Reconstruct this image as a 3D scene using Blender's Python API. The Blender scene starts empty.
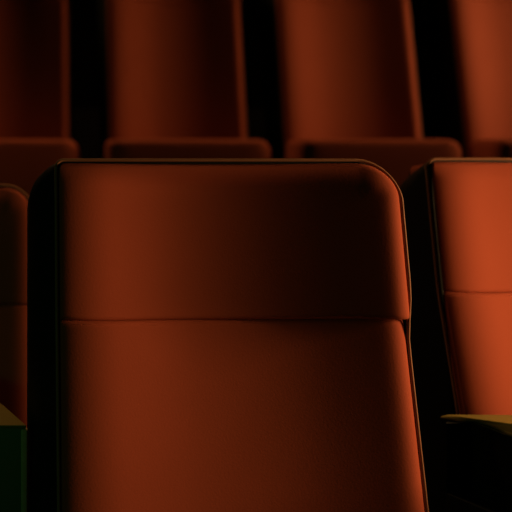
import bpy, bmesh, math
from mathutils import Vector
R = math.radians
C = bpy.context.scene.collection
scn = bpy.context.scene

# ------------------------------------------------------------------ camera
cd = bpy.data.cameras.new('camera'); cam = bpy.data.objects.new('camera', cd); C.objects.link(cam)
EYE = 1.236
cam.location = (0, 0, EYE); cam.rotation_euler = (R(90), 0, 0)
cd.sensor_width = 36; cd.lens = 614 / 512 * 36
cd.shift_x = (256 - 30) / 512; cd.shift_y = -(256 - 148) / 512      # shift lens: seats stay square-on
cd.clip_start = .02
cd.dof.use_dof = True; cd.dof.focus_distance = .78; cd.dof.aperture_fstop = 2.6
scn.camera = cam
# ------------------------------------------------------------------ world, light, exposure
w = bpy.data.worlds.new('world'); scn.world = w; w.use_nodes = True
w.node_tree.nodes['Background'].inputs[0].default_value = (.9, 1, .8, 1)
w.node_tree.nodes['Background'].inputs[1].default_value = .0006
vs = scn.view_settings; vs.view_transform = 'Standard'; vs.look = 'None'; vs.gamma = 1; vs.exposure = 0
AMBER = (1, .52, .21)
def area(name, loc, aim, size, power, col, spread=180, sy=None):
    l = bpy.data.lights.new(name, 'AREA'); o = bpy.data.objects.new(name, l); C.objects.link(o)
    l.energy = power; l.color = col; l.size = size; l.spread = R(spread)
    if sy: l.shape = 'RECTANGLE'; l.size_y = sy
    o.location = loc
    o.rotation_euler = (Vector(aim) - Vector(loc)).to_track_quat('-Z', 'Y').to_euler()
    return o
area('wall_sconce_front', (1.34, .62, 1.15), (.30, .76, 1.02), .20, 2.55, AMBER, 84, .42)
area('wall_sconce_behind', (3.35, 1.60, 1.70), (.6, 2.20, 1.50), .40, 2.2, AMBER, 38, .7)
area('overhead_fill', (-.5, 2.4, 3.8), (.2, 1.2, 1.2), .4, 15.0, AMBER)  # unseen overhead fill, added to light seat tops and the left armrest
area('front_fill', (-.3, -.9, 3.0), (.2, .9, .9), .6, .25, (1, .55, .18))  # faint front fill, added mainly for the left armrest
area('exit_sign_glow', (-1.2, -.6, 1.5), (-.3, .85, .86), .3, .085, (.15, 1, .3), 60)

# ------------------------------------------------------------------ materials
def mat(name, base, rough, spec=.3, sheen=0, bump=None, var=None):
    m = bpy.data.materials.new(name); m.use_nodes = True
    nt = m.node_tree; b = nt.nodes['Principled BSDF']
    b.inputs['Base Color'].default_value = (*base, 1)
    b.inputs['Roughness'].default_value = rough
    b.inputs['Specular IOR Level'].default_value = spec
    if sheen:
        b.inputs['Sheen Weight'].default_value = sheen
        b.inputs['Sheen Tint'].default_value = (1, .45, .2, 1)
    tc = nt.nodes.new('ShaderNodeTexCoord')
    if var:
        n = nt.nodes.new('ShaderNodeTexNoise'); n.inputs['Scale'].default_value = var[0]; n.inputs['Detail'].default_value = 4
        mx = nt.nodes.new('ShaderNodeMix'); mx.data_type = 'RGBA'
        mx.inputs['A'].default_value = (*base, 1); mx.inputs['B'].default_value = (*var[1], 1)
        nt.links.new(tc.outputs['Object'], n.inputs['Vector'])
        nt.links.new(n.outputs['Fac'], mx.inputs['Factor']); nt.links.new(mx.outputs['Result'], b.inputs['Base Color'])
    if bump:
        n = nt.nodes.new('ShaderNodeTexNoise'); n.inputs['Scale'].default_value = bump[0]; n.inputs['Detail'].default_value = 3
        bp = nt.nodes.new('ShaderNodeBump'); bp.inputs['Strength'].default_value = bump[1]; bp.inputs['Distance'].default_value = bump[2]
        nt.links.new(tc.outputs['Object'], n.inputs['Vector'])
        nt.links.new(n.outputs['Fac'], bp.inputs['Height']); nt.links.new(bp.outputs['Normal'], b.inputs['Normal'])
    return m
FABRIC = mat('orange_red_upholstery', (.47, .102, .052), .9, .15, .06, (420, .25, .0006), (14, (.43, .091, .046)))
WELT = mat('brown_welt_cord', (.36, .17, .09), .7, .3, 0, (500, .3, .0005))
SHELL = mat('black_plastic_shell', (.008, .010, .008), .55, .25, 0, (300, .2, .0004))
STEEL = mat('black_painted_steel', (.010, .010, .010), .5, .3)
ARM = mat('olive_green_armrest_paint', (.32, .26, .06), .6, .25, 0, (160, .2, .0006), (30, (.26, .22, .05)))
ARMLIT = mat('green_panel_paint_lit', (.14, .23, .12), .65, .2, 0, (200, .2, .0005))  # lit copy of the panel green, lightened for the left armrest's front
ARMSHADE = mat('green_panel_paint_shaded', (.010, .013, .010), .65, .15, 0, (200, .2, .0005))  # shaded copy: the right armrest's dark side is put into the colour
BEVEL_HIGHLIGHT = mat('painted_bevel_highlight', (.75, .62, .35), .6, .25, 0, (90, .3, .001), (60, (.45, .40, .2)))  # pale colour stands in for light catching the corner bevel
CARPET = mat('black_carpet', (.008, .007, .007), .95, .05, 0, (260, .5, .002))
WALL = mat('dark_acoustic_wall', (.008, .007, .007), .9, .05, 0, (120, .4, .002))

# ------------------------------------------------------------------ helpers
def link(name, bm, m, parent=None, smooth=True):
    me = bpy.data.meshes.new(name); bmesh.ops.recalc_face_normals(bm, faces=bm.faces)
    bm.to_mesh(me); bm.free(); me.materials.append(m)
    if smooth:
        for p in me.polygons: p.use_smooth = True
    o = bpy.data.objects.new(name, me); C.objects.link(o)
    if parent: o.parent = parent
    return o
def structure(name, bm, m):
    o = link(name, bm, m, None, False); o['kind'] = 'structure'; return o
def box(bm, lo, hi):
    v = [bm.verts.new((x, y, z)) for x in (lo[0], hi[0]) for y in (lo[1], hi[1]) for z in (lo[2], hi[2])]
    for f in ((0, 1, 3, 2), (4, 6, 7, 5), (0, 4, 5, 1), (2, 3, 7, 6), (0, 2, 6, 4), (1, 5, 7, 3)):
        bm.faces.new([v[i] for i in f])
def rounded_box(lo, hi, r, seg=3):
    bm = bmesh.new(); box(bm, lo, hi)
    bmesh.ops.bevel(bm, geom=list(bm.edges), offset=r, segments=seg, profile=.5, affect='EDGES')
    return bm
def loft(rings, cap0=True, cap1=True):
    bm = bmesh.new()
    vr = [[bm.verts.new(p) for p in ring] for ring in rings]
    n = len(vr[0])
    for a, b in zip(vr, vr[1:]):
        for i in range(n): bm.faces.new((a[i], a[(i + 1) % n], b[(i + 1) % n], b[i]))
    if cap0: bm.faces.new(vr[0][::-1])
    if cap1: bm.faces.new(vr[-1])
    return bm
def arc(cx, cz, r, a0, a1, n=8):
    return [(cx + r * math.cos(R(a0 + (a1 - a0) * i / n)), cz + r * math.sin(R(a0 + (a1 - a0) * i / n))) for i in range(n + 1)]
def outline(xl, xr, zb, zt, rtl, rtr, rb=.012, n=9):
    """closed rounded rectangle, counter-clockwise from bottom right"""
    return (arc(xr - rb, zb + rb, rb, -90, 0, n) + arc(xr - rtr, zt - rtr, rtr, 0, 90, n)
            + arc(xl + rtl, zt - rtl, rtl, 90, 180, n) + arc(xl + rb, zb + rb, rb, 180, 270, n))
def tube(pts, r, n=8):
    rings = []
    for i, p in enumerate(pts):
        p = Vector(p); a = Vector(pts[max(i - 1, 0)]); b = Vector(pts[min(i + 1, len(pts) - 1)])
        t = (b - a).normalized(); side = t.cross(Vector((0, 1, .1))).normalized(); up = side.cross(t)
        rings.append([p + side * (r * math.cos(2 * math.pi * k / n)) + up * (r * math.sin(2 * math.pi * k / n)) for k in range(n)])
    return loft(rings)

# ------------------------------------------------------------------ room shell
bm = bmesh.new()
box(bm, (-4, -2.5, -.1), (4, 1.36, 0))                       # tread of the front row
box(bm, (-4, 1.36, -.1), (4, 2.78, .707))                    # step of the second row
box(bm, (-4, 2.78, -.1), (4, 5.0, 1.414))                    # next step
structure('floor', bm, CARPET)
bm = bmesh.new(); box(bm, (-4, 5.0, -.1), (4, 5.15, 5.2)); structure('wall_back', bm, WALL)
bm = bmesh.new(); box(bm, (4, -2.5, -.1), (4.15, 5.15, 5.2)); structure('wall_right', bm, WALL)
bm = bmesh.new(); box(bm, (-4.15, -2.5, -.1), (-4, 5.15, 5.2)); structure('wall_left', bm, WALL)
bm = bmesh.new(); box(bm, (-4.15, -2.5, 5.2), (4.15, 5.15, 5.3)); structure('ceiling', bm, WALL)

# ------------------------------------------------------------------ seats
A = .221              # half width of the upholstery
B = .80               # length of the back along its slope
RL, RR = .010, .052   # the two top corner radii
INSET = .0042
def integrate(pts, end):
    """height over u in [-1, 1] from slope control points; equals `end` at u = 1"""
    n = 400; h = [0]; us = [-1 + 2 * i / n for i in range(n + 1)]
    def lin(u):
        for (u0, s0), (u1, s1) in zip(pts, pts[1:]):
            if u <= u1: return s0 + (s1 - s0) * (u - u0) / (u1 - u0)
        return pts[-1][1]
    sl = [lin(u) for u in us]
    for _ in range(3):                                             # soften the corners of the slope curve
        w = [min(6, i, n - i) for i in range(n + 1)]
        sl = [sum(sl[i - k:i + k + 1]) / (2 * k + 1) for i, k in enumerate(w)]
    for i in range(n): h.append(h[-1] - .5 * (sl[i] + sl[i + 1]) * 2 / n * .2155)
    # positive slope = facing right, so the height falls to the right
    d = end - h[-1]
    return [v + d for v in h]
def look(tab, u):
    f = (max(-1, min(1, u)) + 1) * (len(tab) - 1) / 2; i = min(int(f), len(tab) - 2); return tab[i] + (tab[i + 1] - tab[i]) * (f - i)
def profiles(edge, hollow=False):
    head = integrate(edge + [(-.69, .28), (-.50, .19), (-.25, .03), (0, -.09), (.30, -.21), (.6, -.29), (.88, -.29),
                             (.94, -.12), (.965, .2), (.985, .5), (1, .8)], -.004)
    upper = integrate(edge + [(-.67, .33), (-.5, .28), (-.2, .09), (0, .02), (.35, -.09), (.6, -.20),
                              (.86, -.24), (.93, -.06), (.96, .3), (.985, .6), (1, .9)], -.004)
    lower = integrate(edge + [(-.67, .32), (-.5, .27), (-.2, .12), (0, .06), (.35, -.03), (.55, -.11),
                              (.84, -.19), (.925, -.02), (.96, .35), (.985, .6), (1, .9)], -.004)
    if hollow: return upper, upper, upper
    mean = (head[0] + upper[0] + lower[0]) / 3                     # the three meet in one line on the left
    fit = lambda t: [v + (mean - t[0]) * (.4 + .6 * (1 - i / (len(t) - 1))) for i, v in enumerate(t)]
    return fit(head), fit(upper), [v + .009 for v in lower]
SOFT = [(-1, -.32), (-.985, -.17), (-.95, -.09), (-.89, .0), (-.79, .17)]
DEEP = [(-1, -.6), (-.97, -.36), (-.93, -.23), (-.87, -.05), (-.79, .16)]     # fuller left bolster
FLAT = [(-1, -.25), (-.97, -.10), (-.93, .0), (-.86, .14), (-.78, .26)]
def roll(d, r, h):
    if d >= r: return 0
    q = (r - max(d, 0)) / r
    return h * (1 - math.sqrt(max(0, 1 - q * q)))
def seam_t(x):
    u = x / A
    return -.2015 - .0045 * (1 - min(1, abs(u + .25) / .9) ** 2)
def lerp(a, b, f):
    f = max(0, min(1, f)); return a + (b - a) * f
def make_seat(root, phi, top, wing_l=.038, wing_r=.02, fine=True, hw=.2425, edge=SOFT, hollow=False):
    HEAD, UPPER, LOWER = profiles(edge, hollow)
    T = Vector((0, math.sin(R(phi)), math.cos(R(phi)))); N = Vector((0, -math.cos(R(phi)), math.sin(R(phi))))
    P0 = Vector((0, 0, top))
    def P(x, t, n): return P0 + Vector((x, 0, 0)) + T * t + N * n
    a = A - INSET; rl, rr = max(RL - .3 * INSET, .006), RR - INSET; t0 = -INSET
    def xl(t): 
        q = t0 - t
        return -a + (rl - math.sqrt(max(0, rl * rl - (rl - q) ** 2)) if q < rl else 0)
    def xr(t):
        q = t0 - t
        return a - (rr - math.sqrt(max(0, rr * rr - (rr - q) ** 2)) if q < rr else 0)
    def dist(x, t):
        """distance to the left, right and top edge of the panel"""
        q = t0 - t
        if x > a - rr and q < rr:
            d = rr - math.hypot(x - (a - rr), rr - q)
            return x + a, d, d
        return x + a, a - x, q
    def height(x, t, head):
        dl, dr, dt = dist(x, t)
        if head:
            q = t0 - t
            n = look(HEAD, x / a)
            k = min(1, max(0, q) / .032); k = k * k * (3 - 2 * k)      # the hollow runs out towards the top edge
            n = (.35 * n - .001) * (1 - k) + n * k - roll(q, .008, .007)
            if x > a - rr and q < rr:                                  # the bolster follows the round corner
                f = math.atan2(x - (a - rr), max(rr - q, 1e-6)) / (math.pi / 2)
                g = f; g = g * g * (3 - 2 * g)
                k = min(1, max(0, dr) / .032); k = k * k * (3 - 2 * k)
                nh = look(HEAD, min(x / a, .92))
                n0 = (.35 * nh - .001) * (1 - k) + nh * k - roll(dr, .008, .007)
                n = n0 * (1 - g) + look(HEAD, 1 - dr / a) * g
            n -= roll(t - seam_t(x), .006, .006)
        else:
            n = lerp(look(UPPER, x / a), look(LOWER, x / a), (-t - .20) / .30)
            n -= roll(seam_t(x) - t, .008, .006)
        return n
    nc = 110 if fine else 60
    cs = [.5 - .5 * math.cos(math.pi * (i / nc)) for i in range(nc + 1)]
    cs = [.35 * i / nc + .65 * c for i, c in enumerate(cs)]
    def panel(head):
        nr = 80 if fine else 44
        fr = [.5 - .5 * math.cos(math.pi * i / nr) for i in range(nr + 1)]
        bm = bmesh.new(); grid = []
        for f in fr:
            row = []
            for c in cs:
                if head:
                    t = t0 + f * (-.2 - t0); x = xl(t) + c * (xr(t) - xl(t))
                    t = t0 + f * (seam_t(x) - t0)
                else:
                    x = -a + c * 2 * a; t = seam_t(x) + f * (-B - seam_t(x))
                row.append(bm.verts.new(P(x, t, height(x, t, head))))
            grid.append(row)
        for i in range(nr):
            for j in range(nc): bm.faces.new((grid[i][j], grid[i][j + 1], grid[i + 1][j + 1], grid[i + 1][j]))
        # close the pad at the sides and the back
        rim = grid[0] + [r[-1] for r in grid[1:]] + grid[-1][-2::-1] + [r[0] for r in grid[-2:0:-1]]
        back = []
        for v in rim:
            k = (v.co - P0); x = k.x; t = k.dot(T)
            back.append(bm.verts.new(P(x, t, -.062)))
        m = len(rim)
        for i in range(m): bm.faces.new((rim[i], rim[(i + 1) % m], back[(i + 1) % m], back[i]))
        bm.faces.new(back)
        return bm
    link('headrest', panel(True), FABRIC, root)
    link('back_cushion', panel(False), FABRIC, root)
    # welt cord around the edge
    path = ([(A, -B + .01)] + [(A, -B + (B - RR) * k / 30) for k in range(1, 31)] + arc(A - RR, -RR, RR, 0, 90, 16)
            + [(A - RR - (2 * A - RR - RL) * k / 30, 0) for k in range(1, 31)] + arc(-A + RL, -RL, RL, 90, 180, 8)[1:]
            + [(-A, -RL - (B - RL - .01) * k / 30) for k in range(1, 31)])
    def welt(x, t):
        f = (-t - .17) / .06; g = (-t - .20) / .30
        l = lerp(look(HEAD, -1), lerp(look(UPPER, -1), look(LOWER, -1), g), f) - .009
        r = lerp(look(HEAD, 1), lerp(look(UPPER, 1), look(LOWER, 1), g), f) - .002
        if t < -RL and x < 0: return l
        if x < 0: return lerp(-.005, l, (-t / RL) ** 2)
        return lerp(-.005, r, (-t / RR))
    link('piping', tube([P(x, t, welt(x, t)) for x, t in path], .0021), WELT, root)
    # moulded shell behind the upholstery
    rings = []
    for dep, wl, wr, tp, r1, r2 in ((-.068, -.006, -.006, -.006, RL, RR), (-.006, -.003, -.003, -.003, RL, RR), (-.012, .000, .000, .0000, .012, RR),
                                    (-.028, .5 * wing_l, .3 * wing_r, .0005, .03, RR), (-.050, .9 * wing_l, .6 * wing_r, -.001, .048, .055),
                                    (-.070, wing_l, .8 * wing_r, -.004, .056, .06), (-.094, .6 * wing_l, .7 * wing_r, -.010, .06, .06),
                                    (-.110, .3 * wing_l, .3 * wing_r, -.025, .06, .06), (-.116, .0, .0, -.05, .05, .05)):
        rings.append([P(x, t, dep * (1 + .22 * max(0, min(1, (-t - .10) / .15)) * (dep < -.085))) for x, t in outline(-A - wl, A + wr, -B - .01, tp, r1, r2)])
    link('back_shell', loft(rings), SHELL, root)
    # tipped-up seat pad, hinged low in front of the back
    zt, zb = .555, .29
    yb = math.tan(R(phi)) * (.53 - top) - .035
    rings = []
    for y, ins in ((yb, .010), (yb - .012, .0), (yb - .075, .0), (yb - .092, .004), (yb - .102, .012), (yb - .107, .024), (yb - .109, .045), (yb - .1095, .07), (yb - .110, .10), (yb - .110, .128)):
        rings.append([(x, y - .02 * (z - zb) / .28, z) for x, z in
                      outline(-hw + ins, hw - ins, zb + ins, zt - ins * .5, max(.014, .022 - ins * .4), max(.02, .044 - ins * .4), .03)])
    bm = loft(rings)
    link('seat_cushion', bm, FABRIC, root)
    bm = rounded_box((-.16, yb - .085, .275), (.16, yb - .02, .298), .006); link('hinge_bar', bm, STEEL, root)
    bm = bmesh.new(); box(bm, (-.07, yb - .06, .012), (.07, yb - .01, .28)); box(bm, (-.13, yb - .12, 0), (.13, yb + .10, .014))
    bmesh.ops.bevel(bm, geom=list(bm.edges), offset=.004, segments=2, affect='EDGES')
    link('pedestal', bm, STEEL, root)
def seat_root(loc, label, group):
    o = bpy.data.objects.new('cinema_seat', None); C.objects.link(o); o.location = loc
    o.empty_display_size = .1
    o['label'] = label; o['category'] = 'seat'; o['group'] = group
    return o
FRONT = 'orange-red seats in the front row'
BACK = 'blurred orange-red seats in the row behind'
s = seat_root((.255, .80, 0), 'large orange-red seat in the middle of the front row, headrest half in shadow', FRONT)
make_seat(s, 8.6, 1.221)
s = seat_root((.625 + A, .957, 0), 'brightly lit orange-red seat cut by the right edge of the photo, behind the olive armrest', FRONT)
make_seat(s, 8.6, 1.2195, .012, .02, True, .2425, DEEP)
s = seat_root((.006 - A, 1.068, 0), 'dim seat at the left edge, lower than the large middle seat beside it', FRONT)
make_seat(s, 9.5, 1.172, .02, .01, True, .18)

ROW2 = .707
proto = seat_root((.4725, 2.055, ROW2), 'blurred seat directly behind the left half of the large middle seat', BACK)
make_seat(proto, 8.6, 1.221, .02, .02, False, .2425, FLAT, True)
for x, y, lab in ((-.094, 2.06, 'darkest blurred seat of the row behind, at the left edge of the photo'),
                  (1.0275, 2.05, 'blurred seat behind the gap between the large middle seat and the bright right seat'),
                  (1.600, 2.05, 'blurred brighter seat of the row behind, cut by the right edge of the photo')):
    o = proto.copy(); C.objects.link(o); o.location = (x, y, ROW2); o['label'] = lab
    for ch in list(proto.children):
        c = ch.copy(); C.objects.link(c); c.parent = o

# ------------------------------------------------------------------ armrests
def armrest(plan, z, thick, skirt, leg, label, bev, panel, ymax=9, plate=None, inset=0):
    """plan: outline seen from above, counter-clockwise; leg: (x0, y0, x1, y1) of its slim post"""
    cx = sum(p[0] for p in plan) / len(plan); cy = sum(p[1] for p in plan) / len(plan)
    o = bpy.data.objects.new('armrest', None); C.objects.link(o); o.location = (cx, cy, 0); o.empty_display_size = .1
    o['label'] = label; o['category'] = 'armrest'
    pl = [(x - cx, y - cy) for x, y in plan]
    def slab(pts, z0, z1, b):
        bm = loft([[(x, y, z0) for x, y in pts], [(x, y, z1) for x, y in pts]])
        bmesh.ops.bevel(bm, geom=list(bm.edges), offset=b, segments=3, profile=.5, affect='EDGES', clamp_overlap=True)
        return bm
    link('arm_pad', slab(pl, z - thick, z, bev), ARM, o)
    k = 1 - inset / .05
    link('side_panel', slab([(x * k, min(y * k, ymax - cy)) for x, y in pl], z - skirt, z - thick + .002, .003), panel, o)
    low = z - skirt
    if plate:                                                      # deeper plate under the aisle side of the pad
        low = z - .29
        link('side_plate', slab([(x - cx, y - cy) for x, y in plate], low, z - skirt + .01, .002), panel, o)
    x0, y0, x1, y1 = leg
    bm = bmesh.new()
    box(bm, (x0 - cx, y0 - cy, .012), (x1 - cx, y1 - cy, low + .03)); box(bm, (x0 - cx - .01, y0 - cy - .02, 0), (x1 - cx + .01, y1 - cy + .02, .014))
    box(bm, (min(x0 - cx, .0), y0 - cy, low - .01), (max(x1 - cx, -.06), y1 - cy, low + .006))
    link('post', bm, STEEL, o, False)
    return o
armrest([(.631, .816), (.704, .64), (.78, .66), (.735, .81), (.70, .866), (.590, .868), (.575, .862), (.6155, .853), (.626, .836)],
        .86, .005, .112, (.515, .80, .572, .85), 'olive armrest in front of the bright right seat, its top edge lit', .002, ARMSHADE, .852,
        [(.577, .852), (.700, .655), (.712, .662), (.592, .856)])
armrest([(-.11, .78), (-.004, .78), (-.0356, .838), (-.10, .955), (-.19, .955)],
        .884, .005, .120, (-.028, .84, -.008, .88), 'green armrest at the lower left corner of the photo', .002, ARMLIT)
left_arm = [o for o in C.objects if o.name.startswith('armrest')][-1]
bm = rounded_box((-.0115, .7785, .768), (-.0030, .787, .8785), .002, 2)  # thin strip added as the bevel's painted highlight
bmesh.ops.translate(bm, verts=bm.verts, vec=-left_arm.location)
t = link('bevel_highlight', bm, BEVEL_HIGHLIGHT, left_arm); t['label'] = 'painted highlight on the corner bevel'
